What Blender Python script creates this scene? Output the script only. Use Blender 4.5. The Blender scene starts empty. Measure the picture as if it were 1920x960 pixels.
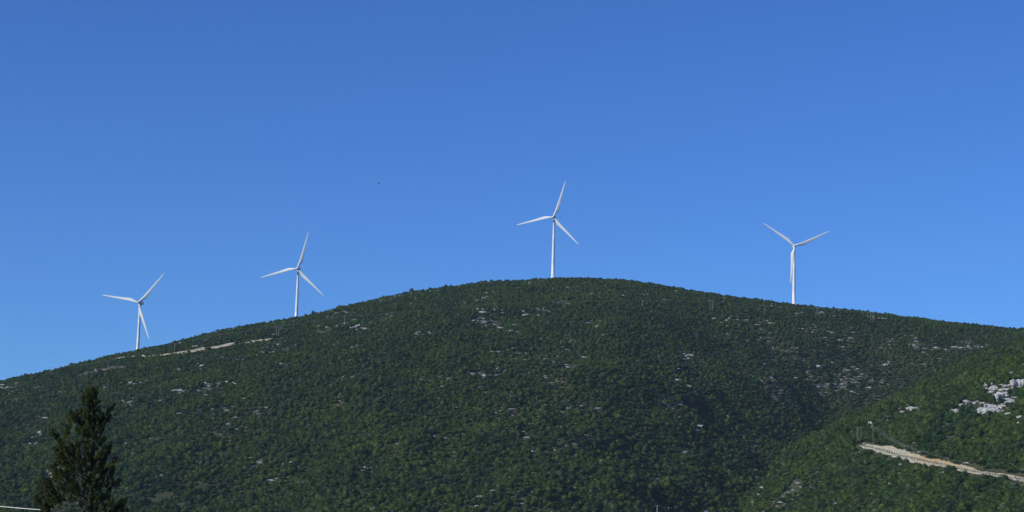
import bpy, bmesh, math, random
import numpy as np
from mathutils import Matrix, Vector, Euler

# ------------------------------------------------------------------ camera
W0, H0 = 1920.0, 960.0
FPX = 3583.0                       # focal length in photo pixels (about 30 degrees wide)
PITCH = math.atan(492.0 / FPX)
ROLL = math.radians(1.55)
CAM = np.array([0.0, 0.0, 14.0])     # from a road on a bank above the valley floor
fw = np.array([0, math.cos(PITCH), math.sin(PITCH)])
r0 = np.array([1.0, 0, 0])
u0 = np.cross(r0, fw)
rt = r0 * math.cos(ROLL) + u0 * math.sin(ROLL)
up = u0 * math.cos(ROLL) - r0 * math.sin(ROLL)

scene = bpy.context.scene
col = scene.collection
cam_data = bpy.data.cameras.new('camera')
cam = bpy.data.objects.new('camera', cam_data)
col.objects.link(cam)
scene.camera = cam
cam_data.sensor_width = 36.0
cam_data.lens = 36.0 * FPX / W0
cam_data.clip_start = 0.5
cam_data.clip_end = 60000
cam.matrix_world = Matrix(((rt[0], up[0], -fw[0], CAM[0]), (rt[1], up[1], -fw[1], CAM[1]),
                           (rt[2], up[2], -fw[2], CAM[2]), (0, 0, 0, 1)))

# ------------------------------------------------------------------ light
SUN = Vector((-0.74, -0.42, 0.50)).normalized()      # towards the sun
sun_el = math.asin(SUN.z)
sun_az = math.atan2(SUN.x, SUN.y)                    # from +Y, clockwise
world = bpy.data.worlds.new('World')
scene.world = world
world.use_nodes = True
wn = world.node_tree
for n in list(wn.nodes):
    wn.nodes.remove(n)
sky = wn.nodes.new('ShaderNodeTexSky')
sky.sky_type = 'NISHITA'
sky.sun_disc = False
sky.sun_elevation = sun_el
sky.sun_rotation = sun_az
sky.altitude = 1200
sky.air_density = 1.0
sky.dust_density = 0.0
sky.ozone_density = 3.0
bg = wn.nodes.new('ShaderNodeBackground')
bg.inputs['Strength'].default_value = 0.10
wo = wn.nodes.new('ShaderNodeOutputWorld')
tint = wn.nodes.new('ShaderNodeMix'); tint.data_type = 'RGBA'; tint.blend_type = 'MULTIPLY'
tint.inputs[0].default_value = 1.0
tint.inputs[7].default_value = (0.335, 0.650, 1.21, 1)      # deep dry-air blue
wn.links.new(sky.outputs[0], tint.inputs[6])
wn.links.new(tint.outputs[2], bg.inputs[0])
wn.links.new(bg.outputs[0], wo.inputs[0])

sl = bpy.data.lights.new('sun', 'SUN')
sl.energy = 4.3
sl.angle = math.radians(0.5)
sl.color = (1.0, 0.975, 0.90)
so = bpy.data.objects.new('sun', sl)
so.rotation_euler = SUN.to_track_quat('Z', 'Y').to_euler()
so.location = (0, 0, 400)
col.objects.link(so)

scene.view_settings.view_transform = 'Standard'
scene.view_settings.look = 'None'
scene.view_settings.exposure = 0.0
scene.view_settings.gamma = 1.0
scene.view_settings.use_curve_mapping = False
scene.render.engine = 'CYCLES'
scene.cycles.use_denoising = True
scene.cycles.denoiser = 'OPENIMAGEDENOISE'
scene.cycles.denoising_input_passes = 'RGB_ALBEDO_NORMAL'
scene.cycles.max_bounces = 5
scene.cycles.volume_bounces = 0
scene.cycles.volume_step_rate = 4

HAZE_DENSITY = 0.000036

# ------------------------------------------------------------------ helpers
rng = np.random.default_rng(11)
rnd = random.Random(5)


def ray(x, y):
    d = fw + rt * ((x - W0 / 2) / FPX) - up * ((y - H0 / 2) / FPX)
    return d / np.linalg.norm(d)


def ae(x, y):
    d = ray(x, y)
    return math.atan2(d[0], d[1]), d[2] / math.hypot(d[0], d[1])


def at(x, y, D):
    """point on the sight line of photo pixel (x, y) at ground distance D"""
    d = ray(x, y)
    return CAM + d * (D / math.hypot(d[0], d[1]))


def project(P):
    v = P - CAM
    z = v @ fw
    return W0 / 2 + FPX * (v @ rt) / z, H0 / 2 - FPX * (v @ up) / z


def _hash(ix, iy, seed):
    h = (ix.astype(np.int64) * 374761393 + iy.astype(np.int64) * 668265263 + seed * 1442695041) & 0xFFFFFFFF
    h = ((h ^ (h >> 13)) * 1274126177) & 0xFFFFFFFF
    h = h ^ (h >> 16)
    return (h & 0xFFFFFF) / float(0xFFFFFF)


def vnoise(x, y, seed=0):
    x = np.asarray(x, float); y = np.asarray(y, float)
    ix = np.floor(x); iy = np.floor(y)
    fx = x - ix; fy = y - iy
    fx = fx * fx * (3 - 2 * fx); fy = fy * fy * (3 - 2 * fy)
    a = _hash(ix, iy, seed); b = _hash(ix + 1, iy, seed)
    c = _hash(ix, iy + 1, seed); d = _hash(ix + 1, iy + 1, seed)
    return (a * (1 - fx) + b * fx) * (1 - fy) + (c * (1 - fx) + d * fx) * fy - 0.5


def fbm(x, y, seed=0, octaves=4):
    s = 0; a = 1.0; f = 1.0
    for k in range(octaves):
        s = s + a * vnoise(x * f, y * f, seed + k * 17)
        a *= 0.5; f *= 2.03
    return s


def smooth(u):
    u = np.clip(u, 0, 1)
    return u * u * (3 - 2 * u)


# ------------------------------------------------------------------ terrain
SIL = [(-900, 800), (-500, 768), (-200, 741), (0, 714), (50, 703), (100, 693), (150, 680), (200, 667), (256, 657), (300, 647),
       (340, 637), (400, 622), (440, 613), (500, 604), (553, 596), (600, 585), (640, 574), (700, 561),
       (760, 548), (830, 538), (900, 529), (960, 525), (1035, 521), (1110, 520.5), (1180, 525), (1250, 535),
       (1300, 544), (1360, 553), (1420, 561), (1489, 570), (1560, 577), (1636, 585), (1700, 592), (1762, 601),
       (1800, 605), (1860, 611), (1920, 615), (2050, 622), (2300, 630), (2800, 660)]
_s = [ae(x, y) for x, y in SIL]
SA = np.array([p[0] for p in _s]); SE = np.array([p[1] for p in _s]) - 0.00115
_x = lambda v: ae(v, 750)[0]
D0X = [(-900, 1450), (0, 1330), (500, 1230), (900, 1180), (1120, 1190), (1280, 1275), (1420, 1350), (1600, 1440), (1920, 1470), (2800, 1500)]
DTX = [(-900, 1850), (0, 1850), (260, 1868), (560, 1885), (800, 1940), (1036, 1985), (1490, 1960), (1920, 2000), (2800, 2050)]
D0A = np.array([_x(p[0]) for p in D0X]); D0V = np.array([p[1] for p in D0X], float)
DTA = np.array([_x(p[0]) for p in DTX]); DTV = np.array([p[1] for p in DTX], float)
# the nearer spur on the right
SPX = [(1330, 1020), (1400, 960), (1440, 890), (1470, 840), (1505, 824), (1580, 786), (1630, 765), (1680, 741), (1705, 724), (1755, 697),
       (1830, 664), (1920, 640), (2000, 612), (2200, 566), (2500, 540), (2800, 530)]
_s = [ae(x, y) for x, y in SPX]
PA = np.array([p[0] for p in _s]); PE = np.array([p[1] for p in _s]) - 0.002
S0X = [(1330, 1330), (1450, 1290), (1600, 1170), (1750, 1070), (1920, 1010), (2800, 900)]
S1X = [(1330, 1410), (1470, 1420), (1700, 1450), (1920, 1420), (2800, 1350)]
S0A = np.array([_x(p[0]) for p in S0X]); S0V = np.array([p[1] for p in S0X], float)
S1A = np.array([_x(p[0]) for p in S1X]); S1V = np.array([p[1] for p in S1X], float)


def smooth_interp(a, A, V, w=0.006):
    s = 0
    for o, k in ((-1, .25), (-.5, .15), (0, .2), (.5, .15), (1, .25)):
        s = s + k * np.interp(a + o * w * 2, A, V)
    return s


def prof(t, p=1.7):
    tc = np.clip(t, 0, 1)
    return np.where(t < 0, p * t, 1 - (1 - tc) ** p)


TRACKS = []          # carved benches: dict(path N x 2, z, half, up, down)


def base_height(X, Y):
    X = np.asarray(X, float); Y = np.asarray(Y, float)
    D = np.hypot(X, Y)
    a = np.arctan2(X, Y)
    ac = np.clip(a, -0.5, 0.5)
    et = np.interp(ac, SA, SE)
    d0 = smooth_interp(ac, D0A, D0V, 0.02); dt = smooth_interp(ac, DTA, DTV, 0.01)
    t = (D - d0) / (dt - d0)
    # gullies and shoulders: shift the profile in depth, none of it at the skyline
    sh = 95 * fbm(X / 190 + 3.1, Y / 260, 5, 4) + 36 * fbm(X / 48, Y / 60, 9, 3)
    k = smooth((1.0 - t) / 0.55)
    t = t + sh * k / 700.0
    # the flank right of the summit falls back into a hollow, then comes forward again
    tt = np.clip(t, 0, 1)
    a1 = np.interp(tt, [0, .1, .7, 1], [_x(1130), _x(1130), _x(1000), _x(980)])
    a2 = np.interp(tt, [0, .1, .6, 1], [_x(1500), _x(1520), _x(1640), _x(1700)])
    w = smooth((ac - a1) / (a2 - a1)) - 0.75 * smooth((ac - a2) / 0.075)
    t = t - 0.29 * w * smooth((1.0 - t) / 0.42) * (0.15 + 0.85 * smooth(t / 0.45))
    e = et * prof(t, 1.75)
    e = e - np.where(D > dt, ((D - dt) / 400.0) ** 2 * 0.05, 0)
    e = np.maximum(e, -0.2)
    hm = CAM[2] + e * D
    es = np.maximum(np.interp(ac, PA, PE), 0.0004)
    s0 = smooth_interp(ac, S0A, S0V, 0.01); s1 = smooth_interp(ac, S1A, S1V, 0.01)
    t = (D - s0) / (s1 - s0)
    sh = 40 * fbm(X / 120 + 7.7, Y / 160, 31, 4)
    t = t + sh * smooth((1.0 - t) / 0.5) / 450.0
    e2 = es * prof(t, 1.6) - np.where(D > s1, ((D - s1) / 300.0) ** 2 * 0.12, 0)
    hs = CAM[2] + np.maximum(e2, -0.3) * D
    hs = hs - 60 * smooth((PA[1] - ac) / 0.02)
    kk = 8.0
    m = np.maximum(hm, hs)
    h = m + kk * np.log(np.exp(np.clip((hm - m) / kk, -40, 0)) + np.exp(np.clip((hs - m) / kk, -40, 0))) * smooth((np.minimum(hm, hs) - m + 22) / 22)
    h = np.maximum(h, 0.0 + 0 * h)
    h = h + smooth(h / 4.0) * (1.1 * fbm(X / 14, Y / 14, 77, 3))
    fade = smooth((0.6 - np.abs(a)) / 0.15)
    far = smooth((6500 - D) / 3000)
    h = h * fade * far
    h = np.where(D < 600, 12.3 * smooth((430 - D) / 200), h)
    return h - 8.0 * (1 - far) * 0


def height(X, Y):
    X = np.asarray(X, float); Y = np.asarray(Y, float)
    h = base_height(X, Y)
    for tr in TRACKS:
        p = tr['p']
        mn = p.min(0) - 14; mx = p.max(0) + 14
        msk = (X > mn[0]) & (X < mx[0]) & (Y > mn[1]) & (Y < mx[1])
        if not np.any(msk):
            continue
        xs = X[msk]; ys = Y[msk]
        best = np.full(xs.shape, 1e9); zc = np.zeros(xs.shape)
        for i in range(len(p) - 1):
            ax, ay = p[i]; bx, by = p[i + 1]
            L2 = (bx - ax) ** 2 + (by - ay) ** 2
            u = np.clip(((xs - ax) * (bx - ax) + (ys - ay) * (by - ay)) / L2, 0, 1)
            d = np.hypot(xs - ax - u * (bx - ax), ys - ay - u * (by - ay))
            z = tr['z'][i] * (1 - u) + tr['z'][i + 1] * u
            m = d < best
            best = np.where(m, d, best); zc = np.where(m, z, zc)
        off = np.maximum(best - tr['half'], 0)
        hh = h[msk]
        hh = np.where(best < 14, np.clip(hh, zc - off * 0.75, zc + off * 1.15), hh)
        h = h.copy(); h[msk] = hh
    return h


def hit(x, y, lo=930.0, hi=2080.0):
    """where the sight line of photo pixel (x, y) meets the hillside"""
    D = np.arange(lo, hi, 1.5)
    d = ray(x, y); k = math.hypot(d[0], d[1])
    P = CAM[None, :] + np.outer(D / k, d)
    g = P[:, 2] - height(P[:, 0], P[:, 1])
    i = np.where(g < 0)[0]
    if len(i) == 0:
        return None
    q = P[i[0]]
    return np.array([q[0], q[1], float(height(q[0:1], q[1:2])[0])])


def track(pts, half):
    P = [hit(x, y) for x, y in pts]
    P = [p for p in P if p is not None]
    p = np.array([q[:2] for q in P]); z = np.array([q[2] for q in P])
    # resample evenly and smooth
    L = np.concatenate([[0], np.cumsum(np.hypot(*np.diff(p, axis=0).T))])
    n = max(6, int(L[-1] / 5))
    u = np.linspace(0, L[-1], n)
    q = np.stack([np.interp(u, L, p[:, 0]), np.interp(u, L, p[:, 1])], 1)
    for _ in range(10):
        q[1:-1] = 0.25 * q[:-2] + 0.5 * q[1:-1] + 0.25 * q[2:]
    zz = base_height(q[:, 0], q[:, 1])
    for _ in range(10):
        zz[1:-1] = 0.25 * zz[:-2] + 0.5 * zz[1:-1] + 0.25 * zz[2:]
    return {'p': q, 'z': zz, 'half': half}


_t1 = track([(1613, 836), (1621, 837), (1646, 843), (1672, 851), (1695, 861), (1727, 866), (1753, 868), (1779, 876),
             (1810, 882), (1846, 889), (1885, 896), (1920, 902), (1990, 914), (2080, 932)], 1.5)
_t2 = track([(208, 674), (235, 669.5), (262, 668), (285, 668.5), (308, 668), (330, 664), (370, 658), (410, 651), (440, 646), (475, 641), (505, 637.5), (520, 636)], 2.8)
_t3 = track([(158, 701), (172, 698), (185, 695.5), (205, 692.5), (228, 688)], 2.2)
TRACKS += [_t1, _t2, _t3]


# ------------------------------------------------------------------ materials
def mat(name):
    m = bpy.data.materials.new(name)
    m.use_nodes = True
    nt = m.node_tree
    return m, nt, nt.nodes['Principled BSDF']


def N(nt, typ, **kw):
    n = nt.nodes.new(typ)
    for k, v in kw.items():
        setattr(n, k, v)
    return n


def setin(n, **kw):
    for k, v in kw.items():
        n.inputs[k.replace('_', ' ')].default_value = v
    return n


def ramp(nt, fac, stops):
    r = N(nt, 'ShaderNodeValToRGB')
    el = r.color_ramp.elements
    while len(el) < len(stops):
        el.new(0.5)
    for e, (p, c) in zip(el, stops):
        e.position = p; e.color = (*c, 1)
    nt.links.new(fac, r.inputs[0])
    return r.outputs[0]


def mixc(nt, fac, a, b, mode='MIX'):
    m = N(nt, 'ShaderNodeMix', data_type='RGBA', blend_type=mode)
    for sock, v in ((m.inputs[0], fac), (m.inputs[6], a), (m.inputs[7], b)):
        if hasattr(v, 'links'):
            nt.links.new(v, sock)
        elif isinstance(v, tuple):
            sock.default_value = (*v, 1)
        else:
            sock.default_value = v
    return m.outputs[2]


def noise(nt, scale, detail=4, rough=0.55, vec=None, dist=0):
    n = N(nt, 'ShaderNodeTexNoise')
    n.inputs['Scale'].default_value = scale
    n.inputs['Detail'].default_value = detail
    n.inputs['Roughness'].default_value = rough
    n.inputs['Distortion'].default_value = dist
    if vec is not None:
        nt.links.new(vec, n.inputs['Vector'])
    return n.outputs['Fac']


def geopos(nt):
    return N(nt, 'ShaderNodeNewGeometry').outputs['Position']


def m_ground():
    m, nt, b = mat('scrub_soil')
    p = geopos(nt)
    soil = ramp(nt, noise(nt, 0.35, 6, 0.6, p), [(0.3, (0.022, 0.032, 0.012)), (0.5, (0.040, 0.046, 0.020)), (0.75, (0.10, 0.09, 0.055))])
    rock = ramp(nt, noise(nt, 1.3, 6, 0.65, p), [(0.3, (0.16, 0.15, 0.13)), (0.7, (0.42, 0.40, 0.36))])
    k = N(nt, 'ShaderNodeMath', operation='MULTIPLY')
    a1 = ramp(nt, noise(nt, 0.22, 5, 0.7, p, 0.6), [(0.56, (0, 0, 0)), (0.64, (1, 1, 1))])
    a2 = ramp(nt, noise(nt, 0.016, 3, 0.6, p), [(0.45, (0.0, 0.0, 0.0)), (0.62, (1, 1, 1))])
    nt.links.new(a1, k.inputs[0]); nt.links.new(a2, k.inputs[1])
    c = mixc(nt, k.outputs[0], soil, rock)
    nt.links.new(c, b.inputs['Base Color'])
    b.inputs['Roughness'].default_value = 0.95
    b.inputs['Specular IOR Level'].default_value = 0.1
    return m


def m_leaf(name, cols, olive, spec=0.15, pscale=0.02):
    """foliage: colour varies from plant to plant, in patches of the hill and leaf clump to leaf clump"""
    m, nt, b = mat(name)
    oi = N(nt, 'ShaderNodeObjectInfo')
    g = N(nt, 'ShaderNodeNewGeometry')
    c = ramp(nt, oi.outputs['Random'], cols)
    pn = ramp(nt, noise(nt, pscale, 5, 0.65, g.outputs['Position']), [(0.38, (0, 0, 0)), (0.62, (1, 1, 1))])
    mm = N(nt, 'ShaderNodeMath', operation='MULTIPLY'); mm.inputs[1].default_value = 0.65
    nt.links.new(pn, mm.inputs[0])
    c = mixc(nt, mm.outputs[0], c, olive)
    v = N(nt, 'ShaderNodeMapRange')
    v.inputs[3].default_value = 0.55; v.inputs[4].default_value = 1.2
    nt.links.new(g.outputs['Random Per Island'], v.inputs[0])
    hs = N(nt, 'ShaderNodeHueSaturation')
    nt.links.new(v.outputs[0], hs.inputs['Value'])
    nt.links.new(c, hs.inputs['Color'])
    nt.links.new(hs.outputs[0], b.inputs['Base Color'])
    b.inputs['Roughness'].default_value = 0.85
    b.inputs['Specular IOR Level'].default_value = spec
    return m


def m_rock(name, lo, hi, stain=(0.09, 0.08, 0.06)):
    m, nt, b = mat(name)
    p = geopos(nt)
    c = ramp(nt, noise(nt, 0.9, 8, 0.65, p, 0.4), [(0.28, stain), (0.42, lo), (0.66, hi)])
    nt.links.new(c, b.inputs['Base Color'])
    b.inputs['Roughness'].default_value = 0.9
    b.inputs['Specular IOR Level'].default_value = 0.2
    bp = N(nt, 'ShaderNodeBump'); bp.inputs['Strength'].default_value = 0.6; bp.inputs['Distance'].default_value = 0.5
    nt.links.new(noise(nt, 2.2, 6, 0.7, p), bp.inputs['Height'])
    nt.links.new(bp.outputs[0], b.inputs['Normal'])
    return m


def m_track(name, orange):
    m, nt, b = mat(name)
    p = geopos(nt)
    at_ = N(nt, 'ShaderNodeAttribute', attribute_name='zone').outputs['Color']
    sp = N(nt, 'ShaderNodeSeparateColor'); nt.links.new(at_, sp.inputs[0])
    dirt = ramp(nt, noise(nt, 0.5, 6, 0.6, p), [(0.35, (0.17, 0.14, 0.075)), (0.65, (0.34, 0.28, 0.16))])
    rub = ramp(nt, noise(nt, 0.8, 8, 0.7, p), [(0.30, (0.14, 0.125, 0.08)), (0.48, (0.31, 0.285, 0.20)), (0.70, (0.50, 0.47, 0.38))])
    ore = ramp(nt, noise(nt, 0.9, 6, 0.6, p), [(0.35, (0.25, 0.15, 0.055)), (0.65, (0.44, 0.29, 0.13))])
    c = mixc(nt, sp.outputs[0], dirt, rub)
    if orange:
        om = N(nt, 'ShaderNodeMath', operation='MULTIPLY')
        nt.links.new(sp.outputs[1], om.inputs[0])
        nt.links.new(ramp(nt, noise(nt, 0.12, 5, 0.7, p), [(0.42, (0.15, 0.15, 0.15)), (0.58, (1, 1, 1))]), om.inputs[1])
        c = mixc(nt, om.outputs[0], c, ore)
    nt.links.new(c, b.inputs['Base Color'])
    b.inputs['Roughness'].default_value = 0.95
    b.inputs['Specular IOR Level'].default_value = 0.1
    return m


def m_plain(name, c, rough=0.5, spec=0.4, var=0.08, scale=0.3):
    m, nt, b = mat(name)
    p = geopos(nt)
    lo = tuple(v * (1 - var) for v in c); hi = tuple(min(1, v * (1 + var)) for v in c)
    nt.links.new(ramp(nt, noise(nt, scale, 4, 0.6, p), [(0.35, lo), (0.65, hi)]), b.inputs['Base Color'])
    b.inputs['Roughness'].default_value = rough
    b.inputs['Specular IOR Level'].default_value = spec
    return m


M_GROUND = m_ground()
M_SHRUB = m_leaf('evergreen_scrub_leaves', [(0.0, (0.009, 0.025, 0.011)), (0.25, (0.016, 0.037, 0.012)), (0.5, (0.023, 0.052, 0.014)),
                                  (0.75, (0.036, 0.066, 0.015)), (0.88, (0.054, 0.080, 0.020)), (0.95, (0.056, 0.080, 0.048)), (1.0, (0.070, 0.070, 0.032))], (0.062, 0.096, 0.014), 0.05)
M_CONIFER = m_leaf('conifer_needles', [(0.0, (0.016, 0.029, 0.007)), (1.0, (0.018, 0.031, 0.008))], (0.115, 0.120, 0.024), 0.1, 1.3)
M_OLIVE = m_leaf('grey_green_leaves', [(0.0, (0.15, 0.19, 0.13)), (1.0, (0.17, 0.21, 0.15))], (0.15, 0.20, 0.12))
M_BARK = m_plain('grey_brown_bark', (0.03, 0.023, 0.017), 0.95, 0.1, 0.4, 3)
M_CRAG = m_rock('bare_limestone', (0.32, 0.32, 0.30), (0.56, 0.56, 0.54), (0.10, 0.10, 0.085))
M_ROCK = m_rock('limestone', (0.25, 0.25, 0.24), (0.47, 0.47, 0.455), (0.09, 0.09, 0.075))
M_TRACK = m_track('track_earth_and_rubble', True)
M_TRACK2 = m_track('pale_track_rubble', False)
M_WHITE = m_plain('white_turbine_paint', (0.69, 0.72, 0.69), 0.4, 0.4, 0.03, 0.05)
M_GREY = m_plain('grey_nacelle_vents', (0.12, 0.12, 0.12), 0.6, 0.3)
M_POLE = m_plain('weathered_concrete', (0.30, 0.30, 0.28), 0.85, 0.2, 0.15, 1.0)
M_WIRE = m_plain('aluminium_wire', (0.35, 0.36, 0.37), 0.5, 0.4, 0.05)
M_CABLE = m_plain('pale_cable_sheath', (0.85, 0.82, 0.74), 0.9, 0.1, 0.05)
M_DARK = m_plain('dark_plumage', (0.02, 0.02, 0.025), 0.8, 0.1)
M_PALE = m_plain('pale_plumage', (0.6, 0.6, 0.58), 0.8, 0.1)


# ------------------------------------------------------------------ object helpers
def tag(o, label=None, cat=None, group=None, kind=None):
    if label: o['label'] = label
    if cat: o['category'] = cat
    if group: o['group'] = group
    if kind: o['kind'] = kind
    return o


def mesh_np(name, V, F, material, parent=None, smooth_=False, link=True):
    """V (n,3), F (m,k) with k = 3 or 4"""
    V = np.asarray(V, float); F = np.asarray(F, np.int32)
    me = bpy.data.meshes.new(name)
    me.vertices.add(len(V)); me.vertices.foreach_set('co', V.ravel())
    k = F.shape[1]
    me.loops.add(F.size); me.loops.foreach_set('vertex_index', F.ravel())
    me.polygons.add(len(F))
    me.polygons.foreach_set('loop_start', np.arange(0, F.size, k, dtype=np.int32))
    me.polygons.foreach_set('use_smooth', np.full(len(F), smooth_, bool))
    me.update(calc_edges=True)
    me.materials.append(material)
    o = bpy.data.objects.new(name, me)
    if link: col.objects.link(o)
    if parent: o.parent = parent
    return o


class MB:
    def __init__(s): s.v = []; s.f = []

    def tube(s, pts, rad, n=8, caps=True):
        pts = [Vector(p) for p in pts]
        if not hasattr(rad, '__len__'): rad = [rad] * len(pts)
        base = len(s.v)
        ref = Vector((0, 0, 1)) if abs((pts[-1] - pts[0]).normalized().z) < 0.9 else Vector((1, 0, 0))
        for i, p in enumerate(pts):
            d = (pts[min(i + 1, len(pts) - 1)] - pts[max(i - 1, 0)]).normalized()
            a = d.cross(ref).normalized(); b = a.cross(d)
            for k in range(n):
                t = 2 * math.pi * k / n
                s.v.append(p + (a * math.cos(t) + b * math.sin(t)) * rad[i])
        for i in range(len(pts) - 1):
            for k in range(n):
                a0 = base + i * n + k; a1 = base + i * n + (k + 1) % n
                s.f.append((a0, a1, a1 + n, a0 + n))
        if caps:
            s.f.append(tuple(base + k for k in range(n))[::-1])
            s.f.append(tuple(base + (len(pts) - 1) * n + k for k in range(n)))

    def box(s, c, h, M=None):
        b = len(s.v)
        for dx in (-1, 1):
            for dy in (-1, 1):
                for dz in (-1, 1):
                    v = Vector((c[0] + dx * h[0], c[1] + dy * h[1], c[2] + dz * h[2]))
                    s.v.append(M @ v if M else v)
        for q in ((0, 1, 3, 2), (4, 6, 7, 5), (0, 4, 5, 1), (2, 3, 7, 6), (0, 2, 6, 4), (1, 5, 7, 3)):
            s.f.append(tuple(b + i for i in q))

    def build(s, name, material, parent=None, smooth_=False):
        me = bpy.data.meshes.new(name)
        me.from_pydata([tuple(v) for v in s.v], [], s.f)
        me.update()
        if smooth_:
            for p in me.polygons: p.use_smooth = len(p.vertices) == 4
        me.materials.append(material)
        o = bpy.data.objects.new(name, me); col.objects.link(o)
        if parent: o.parent = parent
        return o


def empty(name, loc, rz=0):
    o = bpy.data.objects.new(name, None)
    o.location = loc; o.rotation_euler = (0, 0, rz); o.empty_display_size = 2
    col.objects.link(o)
    return o


def copy_tree(o, parent=None):
    c = o.copy(); col.objects.link(c)
    if parent: c.parent = parent
    for ch in list(o.children):
        copy_tree(ch, c)
    return c


# ------------------------------------------------------------------ ground and hills: one sheet
def grid_sheet(name, A, D):
    AA, DD = np.meshgrid(A, D, indexing='ij')
    X = DD * np.sin(AA); Y = DD * np.cos(AA)
    Z = height(X.ravel(), Y.ravel()).reshape(X.shape)
    na, nd = X.shape
    V = np.stack([X, Y, Z], -1).reshape(-1, 3)
    i = (np.arange(na - 1)[:, None] * nd + np.arange(nd - 1)[None, :]).ravel()
    F = np.stack([i, i + nd, i + nd + 1, i + 1], 1)
    return V, F


A = np.concatenate([np.linspace(-math.pi, -0.36, 60), np.arange(-0.355, 0.3551, 0.00125), np.linspace(0.36, math.pi, 60)])
Dd = np.concatenate([[0.01, 20, 60, 120, 200, 350, 520, 700, 820, 880], np.arange(930, 2080, 2.4), np.arange(2090, 2600, 20), [2800, 3200, 3800, 4600, 5600, 7000, 10000, 20000, 40000]])
V, F = grid_sheet('hillside', A, Dd)
hill = tag(mesh_np('hillside', V, F, M_GROUND, smooth_=True), kind='structure')


# dirt tracks: sheets lying in their benches
def track_strip(name, tr, material, wup, wdn, orange_fn=None, taper=lambda v: 1.0):
    p = tr['p']
    L = np.concatenate([[0], np.cumsum(np.hypot(*np.diff(p, axis=0).T))])
    n = int(L[-1] / 1.3)
    u = np.linspace(0, L[-1], n)
    q = np.stack([np.interp(u, L, p[:, 0]), np.interp(u, L, p[:, 1])], 1)
    tg = np.gradient(q, axis=0); tg /= np.linalg.norm(tg, axis=1)[:, None]
    nrm = np.stack([-tg[:, 1], tg[:, 0]], 1)
    away = q / np.linalg.norm(q, axis=1)[:, None]
    sgn = np.sign((nrm * away).sum(1))
    nrm = nrm * sgn[:, None]                     # points uphill, away from the viewer's side
    m = 17
    s = np.linspace(-1, 1, m)
    Vv = []; Z = []
    for i in range(n):
        endf = min(1.0, (i + 3) / 12.0, (n - i + 2) / 12.0)
        tp_ = taper(u[i] / L[-1]); a = (tp_ * wup * (1.0 + 1.0 * fbm(u[i] / 16.0, 0.3, 3, 4)) + tr['half']) * endf
        b_ = (tp_ * wdn * (0.85 + 1.5 * fbm(u[i] / 16.0, 9.3, 5, 4)) + tr['half']) * endf
        for k in range(m):
            off = s[k] * (a if s[k] > 0 else b_)
            Vv.append((q[i, 0] + nrm[i, 0] * off, q[i, 1] + nrm[i, 1] * off))
            rub = 1.0 if abs(off) > tr['half'] else 0.0
            org = 0.0
            if orange_fn is not None:
                org = orange_fn(u[i] / L[-1]) * (1.0 if off > tr['half'] - 1.2 else 0.25)
            Z.append((rub, org, 0, 1))
    Vv = np.array(Vv)
    z = height(Vv[:, 0], Vv[:, 1]) + 0.22
    edge = np.abs(np.tile(s, n)) > 0.99
    bump = 0.35 * np.abs(fbm(Vv[:, 0] / 1.6, Vv[:, 1] / 1.6, 51, 3))
    z = z + np.where(np.array(Z)[:, 0] > 0.5, bump, 0.05 * bump)
    z = np.where(edge, z - 0.9, z)
    V = np.stack([Vv[:, 0], Vv[:, 1], z], 1)
    i = (np.arange(n - 1)[:, None] * m + np.arange(m - 1)[None, :]).ravel()
    F = np.stack([i, i + 1, i + m + 1, i + m], 1)
    o = mesh_np(name, V, F, material)
    ca = o.data.color_attributes.new('zone', 'FLOAT_COLOR', 'POINT')
    ca.data.foreach_set('color', np.array(Z, np.float32).ravel())
    return tag(o, kind='structure')


track_strip('dirt_track', _t1, M_TRACK, 2.6, 2.0, lambda v: float(smooth((v - 0.24) / 0.10) * 0.85 * (1 - 0.75 * smooth((v - 0.5) / 0.2))), lambda v: 1.15 - 0.75 * float(smooth((v - 0.3) / 0.4)))
track_strip('dirt_track', _t2, M_TRACK2, 4.0, 2.4)
track_strip('dirt_track', _t3, M_TRACK2, 1.6, 1.0)

# ------------------------------------------------------------------ scrub plants
def ico(sub):
    bm = bmesh.new(); bmesh.ops.create_icosphere(bm, subdivisions=sub, radius=1)
    V = np.array([v.co[:] for v in bm.verts]); F = np.array([[v.index for v in f.verts] for f in bm.faces])
    bm.free(); return V, F


ICO1 = ico(1); ICO2 = ico(2); ICO3 = ico(3)


def leaf_cards(C, Nn, size, rg, aspect=1.0):
    """one small quad per centre C, roughly facing Nn"""
    n = len(C)
    Nn = Nn + rg.normal(0, 0.55, (n, 3)); Nn /= np.linalg.norm(Nn, axis=1)[:, None]
    R = rg.normal(0, 1, (n, 3))
    U = np.cross(Nn, R); U /= np.linalg.norm(U, axis=1)[:, None]
    Wv = np.cross(Nn, U)
    s = size * rg.uniform(0.6, 1.4, n)[:, None]
    V = np.stack([C - U * s, C - Wv * s * aspect, C + U * s, C + Wv * s * aspect], 1).reshape(-1, 3)
    F = np.arange(4 * n).reshape(-1, 4)
    return V, F


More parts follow.
